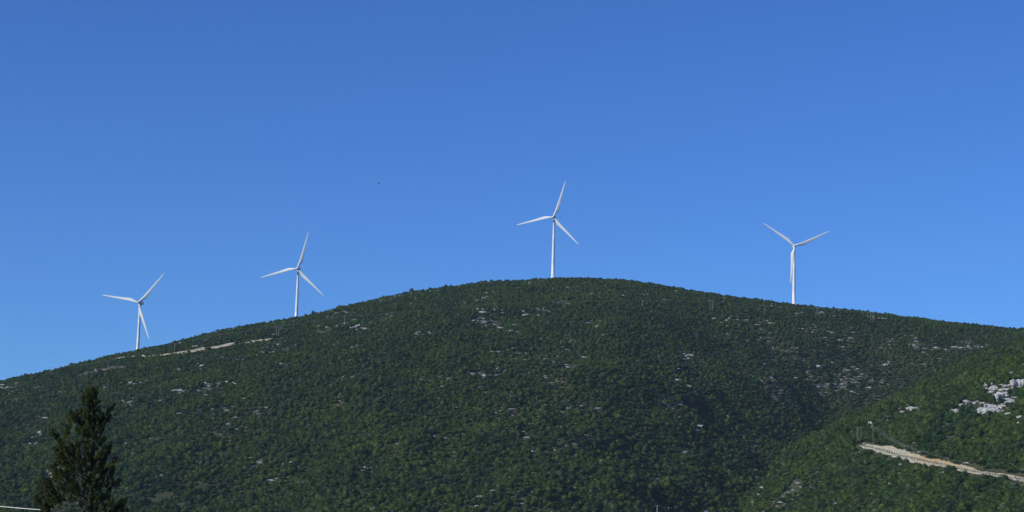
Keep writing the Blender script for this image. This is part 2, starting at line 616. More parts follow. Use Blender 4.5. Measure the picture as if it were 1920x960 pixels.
def shrub_mesh(seed, lobes, leafy=260, tall=1.0):
    """unit-wide leafy bush standing on z = 0"""
    rg = np.random.default_rng(seed)
    Vs = []; Fs = []; off = 0
    bv, bf = ICO2
    LC = []
    for k in range(lobes):
        a = rg.uniform(0, 2 * math.pi); rr = rg.uniform(0.0, 0.27) if k else 0
        c = np.array([rr * math.cos(a), rr * math.sin(a), rg.uniform(0.22, 0.5) * tall if k else 0.36 * tall])
        r = rg.uniform(0.17, 0.27) if k else 0.33
        LC.append((c, r))
        nz = 1 + 0.30 * rg.normal(0, 1, len(bv)).clip(-1.4, 1.4)[:, None] * 0.6
        v = bv * r * 0.86 * nz * np.array([1, 1, 0.95 * tall]) + c
        tri = bf
        Vs.append(v); Fs.append(np.concatenate([tri, tri[:, 2:3]], 1) + off); off += len(v)
    # dense leaf tufts around every lobe
    C = []; Nn = []
    for c, r in LC:
        m = int(leafy * r * 3 / lobes * 1.6)
        d = rg.normal(0, 1, (m, 3)); d /= np.linalg.norm(d, axis=1)[:, None]
        C.append(c + d * r * rg.uniform(0.85, 1.18, (m, 1)) * np.array([1, 1, 0.95 * tall])); Nn.append(d)
    lv, lf = leaf_cards(np.concatenate(C), np.concatenate(Nn), 0.050, rg)
    Vs.append(lv); Fs.append(lf + off)
    V = np.concatenate(Vs); V[:, 2] = np.maximum(V[:, 2], -0.12)
    F = np.concatenate(Fs)
    return V, F


def tri_fix(F):
    return F


protos = []
pcol = bpy.data.collections.new('scrub_plant_sources')
for k in range(9):
    V, F = shrub_mesh(100 + k, [3, 4, 5, 3, 4, 6, 2, 5, 4][k], 300, [0.9, 1.0, 1.15, 0.8, 1.3, 1.0, 1.5, 0.75, 1.05][k])
    # lobes are triangles: build with bmesh-free from_pydata to drop the doubled corner
    me = bpy.data.meshes.new('shrub')
    me.from_pydata([tuple(v) for v in V], [], [tuple(f[:3]) if f[2] == f[3] else tuple(f) for f in F.tolist()])
    me.update(); me.materials.append(M_SHRUB)
    protos.append(me)
    po = bpy.data.objects.new('shrub_source_' + 'abcdefghi'[k], me)
    pcol.objects.link(po)

# ---- where limestone shows (photo positions, found again on the real slope)
ROCKS = [  # x, y, w, h in photo pixels, zone
    (1917, 711, 30, 26, 'A'), (1859, 727, 17, 14, 'B'), (1883, 737, 24, 28, 'C'), (1857, 768, 28, 17, 'D'), (1880, 763, 18, 13, 'E'),
    (1896, 753, 10, 8, 's'), (1789, 769, 13, 9, 'F'), (1807, 761, 16, 9, 'G'), (1823, 753, 14, 6, 's'), (1779, 720, 15, 5, 's'),
    (1796, 735, 7, 4, 's'), (1708, 764, 20, 10, 'H'), (1690, 762, 8, 5, 's'), (1675, 774, 14, 6, 's'), (1694, 778, 14, 5, 's'),
    (1651, 781, 16, 5, 's'), (1630, 793, 10, 9, 'I'), (1635, 798, 9, 7, 's'), (1590, 804, 9, 7, 's'), (1614, 808, 6, 3, 's'), (1664, 789, 8, 4, 's'),
    (1720, 795, 8, 3, 's'), (1676, 814, 6, 3, 's'), (1688, 814, 5, 3, 's'), (1733, 819, 7, 4, 's'), (1715, 831, 14, 4, 's'),
    (1731, 833, 8, 3, 's'), (1724, 849, 8, 3, 's'), (1609, 848, 10, 10, 'J'), (1689, 871, 8, 6, 's'), (1790, 806, 7, 5, 's'),
    (1820, 786, 8, 6, 's'), (1781, 797, 9, 3, 's'), (1878, 793, 12, 7, 's'), (1911, 793, 9, 6, 's'), (1901, 783, 12, 4, 's'),
    (1875, 826, 5, 4, 's'), (1612, 706, 9, 4, 'm'), (1628, 726, 9, 4, 'm'), (1586, 696, 14, 3, 'm'), (1730, 683, 5, 3, 'm'),
    (1746, 655, 9, 4, 'm'), (1756, 652, 9, 5, 'm'), (1790, 650, 11, 4, 'm'), (1801, 652, 8, 4, 'm'), (1810, 652, 5, 2, 'm'),
    (1772, 656, 6, 3, 'm'), (1672, 636, 4, 3, 'm'), (1654, 652, 3, 4, 'm'), (1848, 647, 8, 2, 'm'), (1830, 651, 6, 2, 'm'),
    (1881, 656, 6, 2, 'm'), (1731, 661, 8, 2, 'm'), (1761, 674, 7, 2, 'm'), (1733, 684, 5, 2, 'm'),
    (1000, 662, 9, 2, 'c'), (1010, 665, 7, 2, 'c'), (1045, 668, 9, 2, 'c'), (1097, 670, 13, 3, 'c'), (1042, 694, 12, 4, 'c'), (1036, 680, 8, 2, 'c'),
    (1064, 685, 10, 3, 'c'), (1074, 691, 6, 3, 'c'), (922, 677, 5, 6, 'c'), (1072, 701, 9, 2, 'c'), (1086, 702, 7, 3, 'c'), (1129, 706, 6, 3, 'c'),
    (832, 725, 9, 3, 'c'), (1120, 766, 13, 3, 'c'), (1096, 816, 13, 4, 'c'), (987, 820, 10, 4, 'c'), (885, 837, 9, 4, 'c'),
    (1092, 841, 12, 3, 'c'), (1060, 839, 7, 3, 'c'), (907, 829, 6, 4, 'c'), (710, 875, 8, 4, 'c'), (757, 884, 7, 5, 'c'),
    (1000, 847, 8, 6, 'c'), (812, 820, 9, 4, 'c'), (675, 745, 7, 2, 'c'), (1195, 678, 6, 2, 'c'), (1270, 691, 6, 4, 'c'), (1292, 696, 7, 5, 'c'), (1254, 758, 6, 4, 'c'),
    (1152, 536, 11, 2, 't'), (1185, 538, 7, 2, 't'), (1240, 541, 5, 2, 't'), (1080, 538, 6, 2, 't'), (746, 566, 5, 3, 't'),
    (779, 558, 4, 3, 't'), (687, 617, 12, 2, 't'), (667, 586, 6, 3, 't'), (668, 619, 6, 2, 't'), (870, 565, 5, 3, 't'), (893, 563, 4, 3, 't'),
    (733, 577, 4, 2, 't'), (1317, 597, 7, 2, 't'), (1337, 597, 9, 3, 't'), (1363, 600, 6, 4, 't'), (1379, 600, 9, 2, 't'), (1400, 601, 6, 2, 't'), (1446, 606, 12, 4, 't'),
    (1420, 609, 14, 2, 't'), (1384, 610, 7, 3, 't'), (1429, 618, 6, 4, 't'), (1363, 627, 6, 3, 't'), (1450, 652, 8, 4, 't'), (1542, 634, 4, 4, 't'),
    (1580, 651, 7, 3, 'm'), (1562, 682, 7, 3, 'm'), (1362, 780, 8, 5, 'c'), (1382, 942, 10, 7, 'K'), (1322, 957, 24, 7, 'L'), (1362, 957, 9, 5, 's'), (1522, 916, 5, 3, 's'),
    (425, 866, 14, 3, 'l'), (470, 859, 9, 3, 'l'), (547, 867, 11, 5, 'l'), (505, 901, 20, 5, 'l'), (470, 932, 16, 4, 'l'), (320, 957, 8, 3, 'l'),
    (281, 910, 7, 4, 'l'), (305, 893, 12, 3, 'l'), (410, 763, 9, 4, 'l'), (425, 770, 10, 3, 'l'), (460, 748, 9, 3, 'l'), (335, 775, 7, 3, 'l'),
    (290, 823, 9, 3, 'l'), (315, 824, 6, 3, 'l'), (230, 834, 12, 3, 'l'), (238, 831, 8, 3, 'l'), (22, 735, 8, 3, 'l'), (38, 737, 9, 2, 'l'), (278, 757, 6, 4, 'l'), (335, 692, 9, 3, 'l'), (455, 674, 5, 2, 'l'), (598, 662, 7, 4, 'l'),
]
for (cx, cy, rx, ry, q, z) in [(410, 766, 30, 10, 6, 'l'), (290, 823, 45, 5, 8, 'l'), (232, 833, 18, 6, 4, 'l'), (60, 740, 45, 8, 8, 'l'), (445, 925, 45, 12, 9, 'l'),
                               (1060, 690, 60, 22, 10, 'c'), (990, 805, 90, 45, 14, 'c'), (710, 880, 70, 15, 8, 'c'), (860, 835, 60, 22, 8, 'c'),
                               (1380, 602, 60, 9, 8, 't'), (1430, 640, 60, 20, 9, 't'), (1110, 840, 60, 15, 6, 'c'), (1600, 700, 50, 30, 7, 'm'),
                               (760, 568, 80, 12, 6, 't'), (680, 610, 40, 10, 5, 't'), (560, 668, 60, 12, 4, 'l'), (470, 770, 60, 18, 6, 'l'),
                               (1800, 805, 90, 28, 10, 's'), (1250, 560, 60, 12, 4, 't'), (1150, 750, 60, 20, 4, 'c')]:
    for _q in range(q):
        ROCKS.append((cx + rnd.gauss(0, 0.55) * rx, cy + rnd.gauss(0, 0.55) * ry, rnd.uniform(3.5, 8.5), rnd.uniform(1.6, 3.0), z))
for (cx, cy, rx, ry, q) in [(1900, 706, 10, 7, 3), (1913, 722, 8, 8, 6), (1860, 722, 8, 5, 4), (1858, 735, 6, 5, 3), (1886, 728, 6, 8, 6), (1880, 742, 10, 6, 5), (1895, 752, 8, 4, 4),
                            (1852, 764, 12, 5, 5), (1846, 774, 8, 4, 3), (1870, 769, 9, 5, 4), (1905, 780, 14, 6, 5), (1790, 770, 9, 3, 3), (1812, 758, 14, 4, 4), (1706, 766, 12, 5, 4), (1690, 776, 18, 5, 4)]:
    for _q in range(q):
        ROCKS.append((min(1925, cx + rnd.gauss(0, 0.6) * rx), cy + rnd.gauss(0, 0.6) * ry, rnd.uniform(5, 13), rnd.uniform(3, 8), 'g'))
ZL = {
    'g': 'jagged pale rock among the broken crags in the upper part of the right-hand spur',
    'A': 'large pale limestone crag on the right-hand spur, highest of its big outcrops',
    'B': 'hooked pale limestone outcrop up and left of the tall crag on the spur',
    'C': 'tall bright limestone crag reaching down the right-hand spur between bushes',
    'D': 'broad sloping limestone outcrop below the tall crag on the right-hand spur',
    'E': 'pale limestone outcrop joining the foot of the tall crag on the spur',
    'F': 'rounded pale boulder at the left end of the short rock line on the spur',
    'G': 'long pale ledge next to the rounded boulder in the middle of the spur',
    'H': 'jagged pale outcrop standing near the valley edge of the spur',
    'I': 'small bright crag above the left end of the dirt track',
    'J': 'lone upright white boulder beside the left end of the dirt track',
    'K': 'grey boulder in the valley bottom at the lower edge of the slope',
    'L': 'wide pale rock ledge at the very bottom of the slope below the valley',
    's': 'small pale limestone rock among bushes on the right-hand spur',
    'm': 'small pale rock high up in the valley on the right',
    'c': 'small pale limestone rock low among bushes on the middle of the main slope',
    't': 'small pale limestone rock near the skyline of the main hill',
    'l': 'small pale limestone rock among bushes on the left part of the main slope',
}
ZG = {'g': 'broken crag pieces on the spur', 's': 'small rocks on the right-hand spur', 'm': 'small rocks high in the valley', 'c': 'small rocks on the middle of the main slope',
      't': 'small rocks near the skyline', 'l': 'small rocks on the left of the main slope'}


def rock_mesh(seed, lumps, spread=0.32, rs=1.0):
    """unit-sized cluster of fractured limestone, standing on z = 0"""
    rg = np.random.default_rng(seed)
    V = []; F = []; off = 0; got = []
    for k in range(lumps):
        bv, bf = ICO3
        c = np.array([rg.uniform(-spread, spread), rg.uniform(-spread, spread), rg.uniform(0.0, 0.25)]) if lumps > 1 else np.array([0, 0, .1])
        r = rs * rg.uniform(0.16, 0.34) if lumps > 1 else 0.45
        if k and rs < 1:                          # each piece leans on an earlier one
            pc, pr = got[rg.integers(max(0, k - 4), k)]
            an = rg.uniform(0, 2 * math.pi); dd = 0.6 * (pr + r)
            c = np.array([np.clip(pc[0] + dd * math.cos(an), -.5, .5), np.clip(pc[1] + dd * math.sin(an), -.5, .5), max(0, c[2] * 0.8)])
            c[2] = pc[2] + np.clip(c[2] - pc[2], -0.4 * pr, 0.4 * pr)
        got.append((c, r))
        v = bv.copy()
        for _ in range(9):                        # cut facets
            n = rg.normal(0, 1, 3); n /= np.linalg.norm(n)
            d = v @ n; lim = rg.uniform(0.45, 0.85)
            v = v - np.outer(np.maximum(d - lim, 0), n)
        v = v * (1 + 0.06 * rg.normal(0, 1, (len(v), 1)).clip(-1.5, 1.5))
        v = v * r * np.array([rg.uniform(0.8, 1.5), rg.uniform(0.8, 1.3), rg.uniform(0.9, 1.5)]) + c
        V.append(v); F.append(bf + off); off += len(v)
    return np.concatenate(V), np.concatenate(F)


rock_protos = []
for k in range(8):
    V, F = rock_mesh(900 + k, [4, 5, 3, 6, 2, 4, 5, 3][k])
    o = mesh_np('limestone_rock', V, F, M_ROCK, link=False)
    rock_protos.append(o)
crag_protos = []
for k in range(8):
    V, F = rock_mesh(930 + k, [4, 5, 3, 6, 4, 4, 5, 3][k], 0.4, 0.95)
    crag_protos.append(mesh_np('limestone_rock', V, F, M_CRAG, link=False))
big_protos = []
for k in range(12):
    V, F = rock_mesh(950 + k, 24, 0.46, 0.55)
    big_protos.append(mesh_np('limestone_outcrop', V, F, M_CRAG, link=False))

rock_pos = []
for i, (x, y, w, h, zone) in enumerate(ROCKS):
    P = hit(x, y + h * 0.35)
    if P is None: continue
    D = math.hypot(P[0], P[1]); k = D / FPX
    big = zone.isupper()
    src = big_protos['ABCDEFGHIJKL'.index(zone)] if big else crag_protos[i % 8] if zone == 'g' else rock_protos[i % 8]
    o = src.copy(); col.objects.link(o)
    sw = w * k * (1.2 if big else 1.0); sh = h * k * (1.15 if big else 1.0)
    yy = sw * 0.6 + sh * 0.8
    if zone == 'g': o.rotation_euler[2] += rnd.uniform(-0.6, 0.6)
    o.scale = (sw * (1 if big else 1.3), yy * (1 if big else 0.8), sh * (1.35 if big or zone == 'g' else 0.85))
    o.rotation_euler = (rnd.uniform(0.15, 0.35), 0, -math.atan2(P[0], P[1]) + rnd.uniform(-0.25, 0.25))
    o.location = (P[0], P[1], P[2] - 0.15 * sh + 0.5)
    tag(o, ZL[zone], 'rock', ZG.get(zone) or 'limestone outcrops on the hillside')
    rock_pos.append((P[0], P[1], P[2], sw, sh))

# ---- the plants' places
def plant_points():
    xs = []; 
    S = 2.65
    X, Y = np.meshgrid(np.arange(-740, 760, S), np.arange(900, 2070, S * 0.9))
    X = X + (np.arange(X.shape[0]) % 2)[:, None] * S / 2
    X = X.ravel() + rng.uniform(-0.45, 0.45, X.size) * S
    Y = Y.ravel() + rng.uniform(-0.45, 0.45, Y.size) * S
    a = np.arctan2(X, Y); D = np.hypot(X, Y)
    m = np.abs(a) < 0.345
    X, Y, a, D = X[m], Y[m], a[m], D[m]
    Z = height(X, Y)
    m = (Z > 0.6) & (D < np.interp(a, DTA, DTV) + 45)
    X, Y, Z, a, D = X[m], Y[m], Z[m], a[m], D[m]
    # thin patches where stones show
    dens = fbm(X / 26, Y / 34, 201, 4) + 0.5 * fbm(X / 7, Y / 9, 202, 3)
    keep = rng.uniform(0, 1, X.size) < np.clip(1.15 - 2.6 * np.maximum(dens - 0.22, 0), 0.12, 1)
    # tracks
    for tr in TRACKS:
        p = tr['p']; d = np.full(X.shape, 1e9); side = np.zeros(X.shape)
        for i in range(len(p) - 1):
            ax, ay = p[i]; bx, by = p[i + 1]
            L2 = (bx - ax) ** 2 + (by - ay) ** 2
            u = np.clip(((X - ax) * (bx - ax) + (Y - ay) * (by - ay)) / L2, 0, 1)
            cx = ax + u * (bx - ax); cy = ay + u * (by - ay)
            dd = np.hypot(X - cx, Y - cy)
            mm = dd < d
            d = np.where(mm, dd, d); side = np.where(mm, D - np.hypot(cx, cy), side)
        lim = np.where(side > 0, tr['half'] + 3.4, tr['half'] + 4.6 + 2.4 * vnoise(X / 9, Y / 9, 7))
        if tr is _t2:                              # bushes grow right across it here and there
            gx = project(np.stack([X, Y, Z], 1))[0]
            for g0, g1 in ((235, 247), (255, 263), (274, 284), (291, 306), (441, 474), (352, 356)):
                lim = np.where((gx > g0) & (gx < g1), 0.0, lim)
        keep &= d > lim
    for (rx, ry, rz, sw, sh) in rock_pos:
        # keep the rock face clear, and the few metres in front of it
        dx = X - rx; dy = Y - ry
        al = math.atan2(rx, ry)
        lx = dx * math.cos(al) - dy * math.sin(al); ly = dx * math.sin(al) + dy * math.cos(al)
        keep &= ~((rng.uniform(0, 1, X.size) < 0.93) & (np.abs(lx) < sw * 0.50 + 0.4) & (ly > -(sh * 0.8 + 3.2)) & (ly < sw * 0.3 + 1.0))
    X, Y, Z, a, D = X[keep], Y[keep], Z[keep], a[keep], D[keep]
    return X, Y, Z, a, D


PX, PY, PZ, Pa, PD = plant_points()
n = len(PX)
hf = np.clip((PD - 1100) / 850, 0, 1)
size = (5.3 - 2.1 * hf) * np.exp(rng.normal(0, 0.36, n)) * (1 + 0.5 * fbm(PX / 40, PY / 50, 301, 3))
size *= 1 + 0.22 * smooth((np.arctan2(PX, PY) - _x(1480)) / 0.02) * smooth((1440 - PD) / 40)
size = np.clip(size, 1.6, 8.0 - 3.9 * smooth(hf * 1.1))
big_i = rng.uniform(0, 1, n) < 0.03
size[big_i] *= 1.35
scl = np.stack([size * rng.uniform(0.75, 1.35, n), size * rng.uniform(0.75, 1.2, n), size * rng.uniform(0.5, 1.0, n)], 1)
rot = np.stack([rng.normal(0, 0.08, n), rng.normal(0, 0.08, n), rng.uniform(0, 6.283, n)], 1)
var = rng.integers(0, 9, n)
print('plants', n)
# hidden ones (behind a fold of the hill) are left out: look from the camera and from 30 m aside
P3 = np.stack([PX, PY, PZ + size * 0.9], 1)
vis = np.zeros(n, bool)
for cx in (-40.0, 0.0, 40.0):
    blocked = np.zeros(n, bool)
    for f in np.linspace(0.55, 0.985, 26):
        qx = cx + (P3[:, 0] - cx) * f; qy = P3[:, 1] * f; qz = CAM[2] + (P3[:, 2] - CAM[2]) * f
        blocked |= height(qx, qy) > qz + 1.5
    vis |= ~blocked
PX, PY, PZ, PD, size, scl, rot, var, P3 = [q[vis] for q in (PX, PY, PZ, PD, size, scl, rot, var, P3)]
n = len(PX)
print('plants kept', n)
ix, iy = project(P3)
inside = (ix > 8) & (ix < 1912) & (iy < 950) & (iy > 0) & ~((ix > 60) & (ix < 245) & (iy > 715))
score = np.where(inside, size / PD, 0)
near = np.argsort(-score)[:290]
mask = np.zeros(n, bool); mask[near] = True

for i in near:
    o = bpy.data.objects.new('shrub', protos[var[i]])
    o.location = (PX[i], PY[i], PZ[i] - 0.1 * size[i])
    o.rotation_euler = rot[i]; o.scale = scl[i]
    col.objects.link(o)
    tag(o, 'one of the widest rounded green bushes in the scrub covering the hillside', 'shrub', 'largest bushes in the hillside scrub')

rest = ~mask
me = bpy.data.meshes.new('hillside_scrub')
me.vertices.add(int(rest.sum()))
me.vertices.foreach_set('co', np.stack([PX, PY, PZ - 0.1 * size], 1)[rest].ravel())
for nm, typ, key, arr in (('scl', 'FLOAT_VECTOR', 'vector', scl), ('rot', 'FLOAT_VECTOR', 'vector', rot), ('variant', 'INT', 'value', var)):
    at_ = me.attributes.new(nm, typ, 'POINT')
    at_.data.foreach_set(key, np.ascontiguousarray(arr[rest]).astype(np.int32 if typ == 'INT' else np.float32).ravel())
me.materials.append(M_SHRUB)
scrub = bpy.data.objects.new('hillside_scrub', me); col.objects.link(scrub)
tag(scrub, 'dense dark green evergreen scrub covering the whole hillside', 'scrub', kind='stuff')


def instancer(o, collection):
    ng = bpy.data.node_groups.new('scatter', 'GeometryNodeTree')
    ng.interface.new_socket('Geometry', in_out='INPUT', socket_type='NodeSocketGeometry')
    ng.interface.new_socket('Geometry', in_out='OUTPUT', socket_type='NodeSocketGeometry')
    gi = ng.nodes.new('NodeGroupInput'); go = ng.nodes.new('NodeGroupOutput')
    ci = ng.nodes.new('GeometryNodeCollectionInfo')
    ci.inputs['Collection'].default_value = collection
    ci.inputs['Separate Children'].default_value = True
    ci.inputs['Reset Children'].default_value = True
    ip = ng.nodes.new('GeometryNodeInstanceOnPoints')
    ip.inputs['Pick Instance'].default_value = True
    def attr(nm, typ):
        a = ng.nodes.new('GeometryNodeInputNamedAttribute'); a.data_type = typ
        a.inputs['Name'].default_value = nm
        return [s for s in a.outputs if s.enabled and s.name == 'Attribute'][0]
    e2r = ng.nodes.new('FunctionNodeEulerToRotation')
    L = ng.links.new
    L(gi.outputs[0], ip.inputs['Points']); L(ci.outputs[0], ip.inputs['Instance'])
    L(attr('variant', 'INT'), ip.inputs['Instance Index'])
    L(attr('rot', 'FLOAT_VECTOR'), e2r.inputs[0]); L(e2r.outputs[0], ip.inputs['Rotation'])
    L(attr('scl', 'FLOAT_VECTOR'), ip.inputs['Scale'])
    L(ip.outputs[0], go.inputs[0])
    md = o.modifiers.new('scatter', 'NODES'); md.node_group = ng


instancer(scrub, pcol)

# ---- loose stones that nobody could count
def stones():
    C = []
    # scattered groups on the thinner patches and rubble along the tracks
    m = 75000
    X = rng.uniform(-520, 540, m); Y = rng.uniform(930, 2040, m)
    a = np.arctan2(X, Y)
    dens = fbm(X / 26, Y / 34, 201, 4) + 0.5 * fbm(X / 7, Y / 9, 202, 3)
    Z = height(X, Y)
    k = (np.abs(a) < 0.29) & (Z > 0.8) & (dens > 0.20) & (fbm(X / 60, Y / 60, 401, 3) > -0.15)
    X, Y, Z = X[k], Y[k], Z[k]
    s = rng.uniform(0.4, 1.25, len(X)) * (1 + (rng.uniform(0, 1, len(X)) < 0.12))
    for tr, q in ((_t1, 420), (_t2, 220), (_t3, 60)):
        p = tr['p']
        u = rng.uniform(0, len(p) - 1.001, q); i = u.astype(int); f = (u - i)[:, None]
        b = p[i] * (1 - f) + p[i + 1] * f
        aw = b / np.linalg.norm(b, axis=1)[:, None]
        sd = np.where(rng.uniform(0, 1, q) < 0.5, 1, -1) * rng.uniform(tr['half'] - 0.3, tr['half'] + 3.4, q)
        b = b + aw * sd[:, None]
        X = np.append(X, b[:, 0]); Y = np.append(Y, b[:, 1]); Z = np.append(Z, height(b[:, 0], b[:, 1]))
        s = np.append(s, rng.uniform(0.25, 0.9, q))
    bv, bf = ICO1
    n = len(X)
    sc = np.stack([s * rng.uniform(0.9, 2.6, n), s * rng.uniform(0.5, 1.1, n), s * rng.uniform(0.28, 0.6, n)], 1)
    th = rng.uniform(-0.6, 0.6, n)
    V = bv[None] * (1 + 0.18 * rng.normal(0, 1, (n, len(bv), 1)).clip(-1.5, 1.5)) * sc[:, None, :]
    c, s_ = np.cos(th)[:, None], np.sin(th)[:, None]
    x = V[..., 0] * c - V[..., 1] * s_; y = V[..., 0] * s_ + V[..., 1] * c
    V = np.stack([x + X[:, None], y + Y[:, None], V[..., 2] + (Z + 0.25 * sc[:, 2])[:, None]], -1)
    F = bf[None] + (np.arange(n) * len(bv))[:, None, None]
    print('stones', n)
    return V.reshape(-1, 3), F.reshape(-1, 3)


V, F = stones()
tag(mesh_np('loose_stones', V, F, M_ROCK), 'pale loose limestone stones scattered between the bushes and along the tracks', 'stones', kind='stuff')


# ------------------------------------------------------------------ wind turbines
def lathe(mb, prof_, n=28, axis='z', cy=0, cz=0):
    base = len(mb.v)
    for (h, r) in prof_:
        for k in range(n):
            t = 2 * math.pi * k / n
            if axis == 'z': mb.v.append(Vector((r * math.cos(t), r * math.sin(t), h)))
            else: mb.v.append(Vector((r * math.cos(t), h, r * math.sin(t))))
    for i in range(len(prof_) - 1):
        for k in range(n):
            a0 = base + i * n + k; a1 = base + i * n + (k + 1) % n
            mb.f.append((a0, a1, a1 + n, a0 + n) if axis == 'z' else (a1, a0, a0 + n, a1 + n))
    mb.f.append(tuple(base + k for k in range(n))[::-1] if axis == 'z' else tuple(base + k for k in range(n)))
    e = base + (len(prof_) - 1) * n
    mb.f.append(tuple(e + k for k in range(n)) if axis == 'z' else tuple(e + k for k in range(n))[::-1])


def blade_mesh(L=39.0):
    """blade along +Z from the hub centre; chord along X, thickness along Y, twisted"""
    st = [(0.9, 1.7, 1.7, 0.0, 0.0), (2.0, 1.65, 1.6, 0.0, 0), (3.5, 1.9, 1.35, 0.08, 12), (5.5, 2.55, 1.0, 0.26, 13), (8.0, 3.15, 0.78, 0.36, 11),
          (10.5, 3.1, 0.62, 0.36, 9), (14, 2.75, 0.48, 0.34, 7), (19, 2.2, 0.36, 0.32, 5), (25, 1.7, 0.27, 0.30, 3),
          (31, 1.25, 0.20, 0.28, 1.5), (36, 0.85, 0.12, 0.24, 0.5), (38.4, 0.5, 0.07, 0.15, 0), (39.0, 0.14, 0.04, 0, 0)]
    mb = MB(); n = 16
    for (z, c, th, off, tw) in st:
        z = z * L / 39.0
        t0 = math.radians(tw + 4)
        for k in range(n):
            t = 2 * math.pi * k / n
            x = 0.5 * c * 1.08 * math.cos(t) + off * c * 1.1
            y = 0.5 * th * math.sin(t) * (1 - 0.35 * math.cos(t) if th < c * 0.8 else 1)
            x, y = x * math.cos(t0) - y * math.sin(t0), x * math.sin(t0) + y * math.cos(t0)
            mb.v.append(Vector((x, y - 0.0012 * z * z * 0.3, z)))
    m = len(st)
    for i in range(m - 1):
        for k in range(n):
            a0 = i * n + k; a1 = i * n + (k + 1) % n
            mb.f.append((a0, a1, a1 + n, a0 + n))
    mb.f.append(tuple(range(n))[::-1]); mb.f.append(tuple((m - 1) * n + k for k in range(n)))
    return mb


HUB_H = 67.0
BL = 40.3
OVER = 4.6        # hub centre ahead of the tower axis


def make_turbine():
    root = empty('wind_turbine', (0, 0, 0))
    t = MB(); lathe(t, [(-6, 1.9), (0.0, 1.9), (0.02, 2.05), (0.5, 2.05), (0.52, 1.85), (22, 1.58), (22.1, 1.60), (22.3, 1.60), (22.4, 1.58),
                        (44, 1.29), (44.1, 1.31), (44.3, 1.31), (44.4, 1.29), (HUB_H - 2.1, 1.02), (HUB_H - 1.6, 1.3), (HUB_H - 1.55, 1.3)])
    t.build('tower', M_WHITE, root, True)
    # nacelle: rounded box from just behind the hub back
    nb = MB(); sec = [(-2.9, 1.15, 1.2), (-2.5, 1.5, 1.5), (0, 1.72, 1.72), (4.0, 1.75, 1.8), (6.3, 1.5, 1.55), (7.0, 1.1, 1.1)]
    n = 24
    for (y, w, h) in sec:
        for k in range(n):
            a = 2 * math.pi * k / n
            c, s = math.cos(a), math.sin(a)
            r = 1 / (abs(c) ** 4 + abs(s) ** 4) ** 0.25
            nb.v.append(Vector((w * c * r, y, HUB_H + 0.2 + h * s * r)))
    for i in range(len(sec) - 1):
        for k in range(n):
            a0 = i * n + k; a1 = i * n + (k + 1) % n
            nb.f.append((a1, a0, a0 + n, a1 + n))
    nb.f.append(tuple(range(n))); nb.f.append(tuple((len(sec) - 1) * n + k for k in range(n))[::-1])
    nac = nb.build('nacelle', M_WHITE, root, True)
    v = MB(); v.box((0, 5.0, HUB_H + 2.35), (0.9, 0.7, 0.35)); v.tube([(0.5, 6.0, HUB_H + 1.7), (0.5, 6.0, HUB_H + 3.6)], 0.05, 6)
    v.build('cooler', M_GREY, nac)
    hb = MB(); lathe(hb, [(1.7, 1.25), (1.3, 1.35), (0, 1.42), (-1.2, 1.2), (-2.0, 0.8), (-2.5, 0.25)], 24, 'y')
    rotor = hb.build('rotor', M_WHITE, root, True)
    rotor.location = (0, -OVER, HUB_H)
    bm_ = blade_mesh(BL)
    b0 = bm_.build('blade', M_WHITE, rotor, True)
    for k in (1, 2):
        b = b0.copy(); col.objects.link(b); b.parent = rotor
        b.rotation_euler = (0, 2 * math.pi * k / 3, 0)
    return root


TURB = [  # hub x, y, blade angle (clockwise from up), yaw (nose to the viewer's left positive), label
    (260, 567, 40.3, 20, 'white wind turbine lowest on the left shoulder of the hill, above the pale upper track'),
    (558, 503, 14.4, 10, 'white wind turbine on the left slope between the lowest one and the summit one'),
    (1038, 406.5, 17.0, 8, 'white wind turbine standing tall on the rounded summit of the hill'),
    (1490, 461, 65.5, -6, 'white wind turbine on the right slope, one blade hanging straight down past its tower'),
]
proto_t = make_turbine()
for i, (x, y, ang, yaw, lab) in enumerate(TURB):
    o = proto_t if i == 0 else copy_tree(proto_t)
    hubp = at(x, y, 1995.0)
    az = -math.atan2(hubp[0], hubp[1])
    rz = az - math.radians(yaw)
    # tower axis sits behind the hub
    ax = hubp[0] - OVER * math.sin(rz) * 1.0
    ay = hubp[1] + OVER * math.cos(rz)
    o.location = (ax, ay, hubp[2] - HUB_H)
    o.rotation_euler = (0, 0, rz)
    tag(o, lab, 'wind turbine', 'wind turbines along the ridge')
    for ch in o.children:
        if ch.name.startswith('rotor'):
            ch.rotation_euler = (0, math.radians(ang), 0)
    g = float(height(np.array([ax]), np.array([ay]))[0])
    # each tower stands on its own ground
    for ch in o.children:
        if ch.name.startswith('tower'):
            k = (HUB_H + (hubp[2] - HUB_H - g) - 1.55 + 0.0) / (HUB_H - 1.55)
            ch.scale = (1, 1, k); ch.location = (0, 0, (HUB_H - 1.55) * (1 - k))
    print('turbine', i, 'base gap', round(hubp[2] - HUB_H - g, 1))


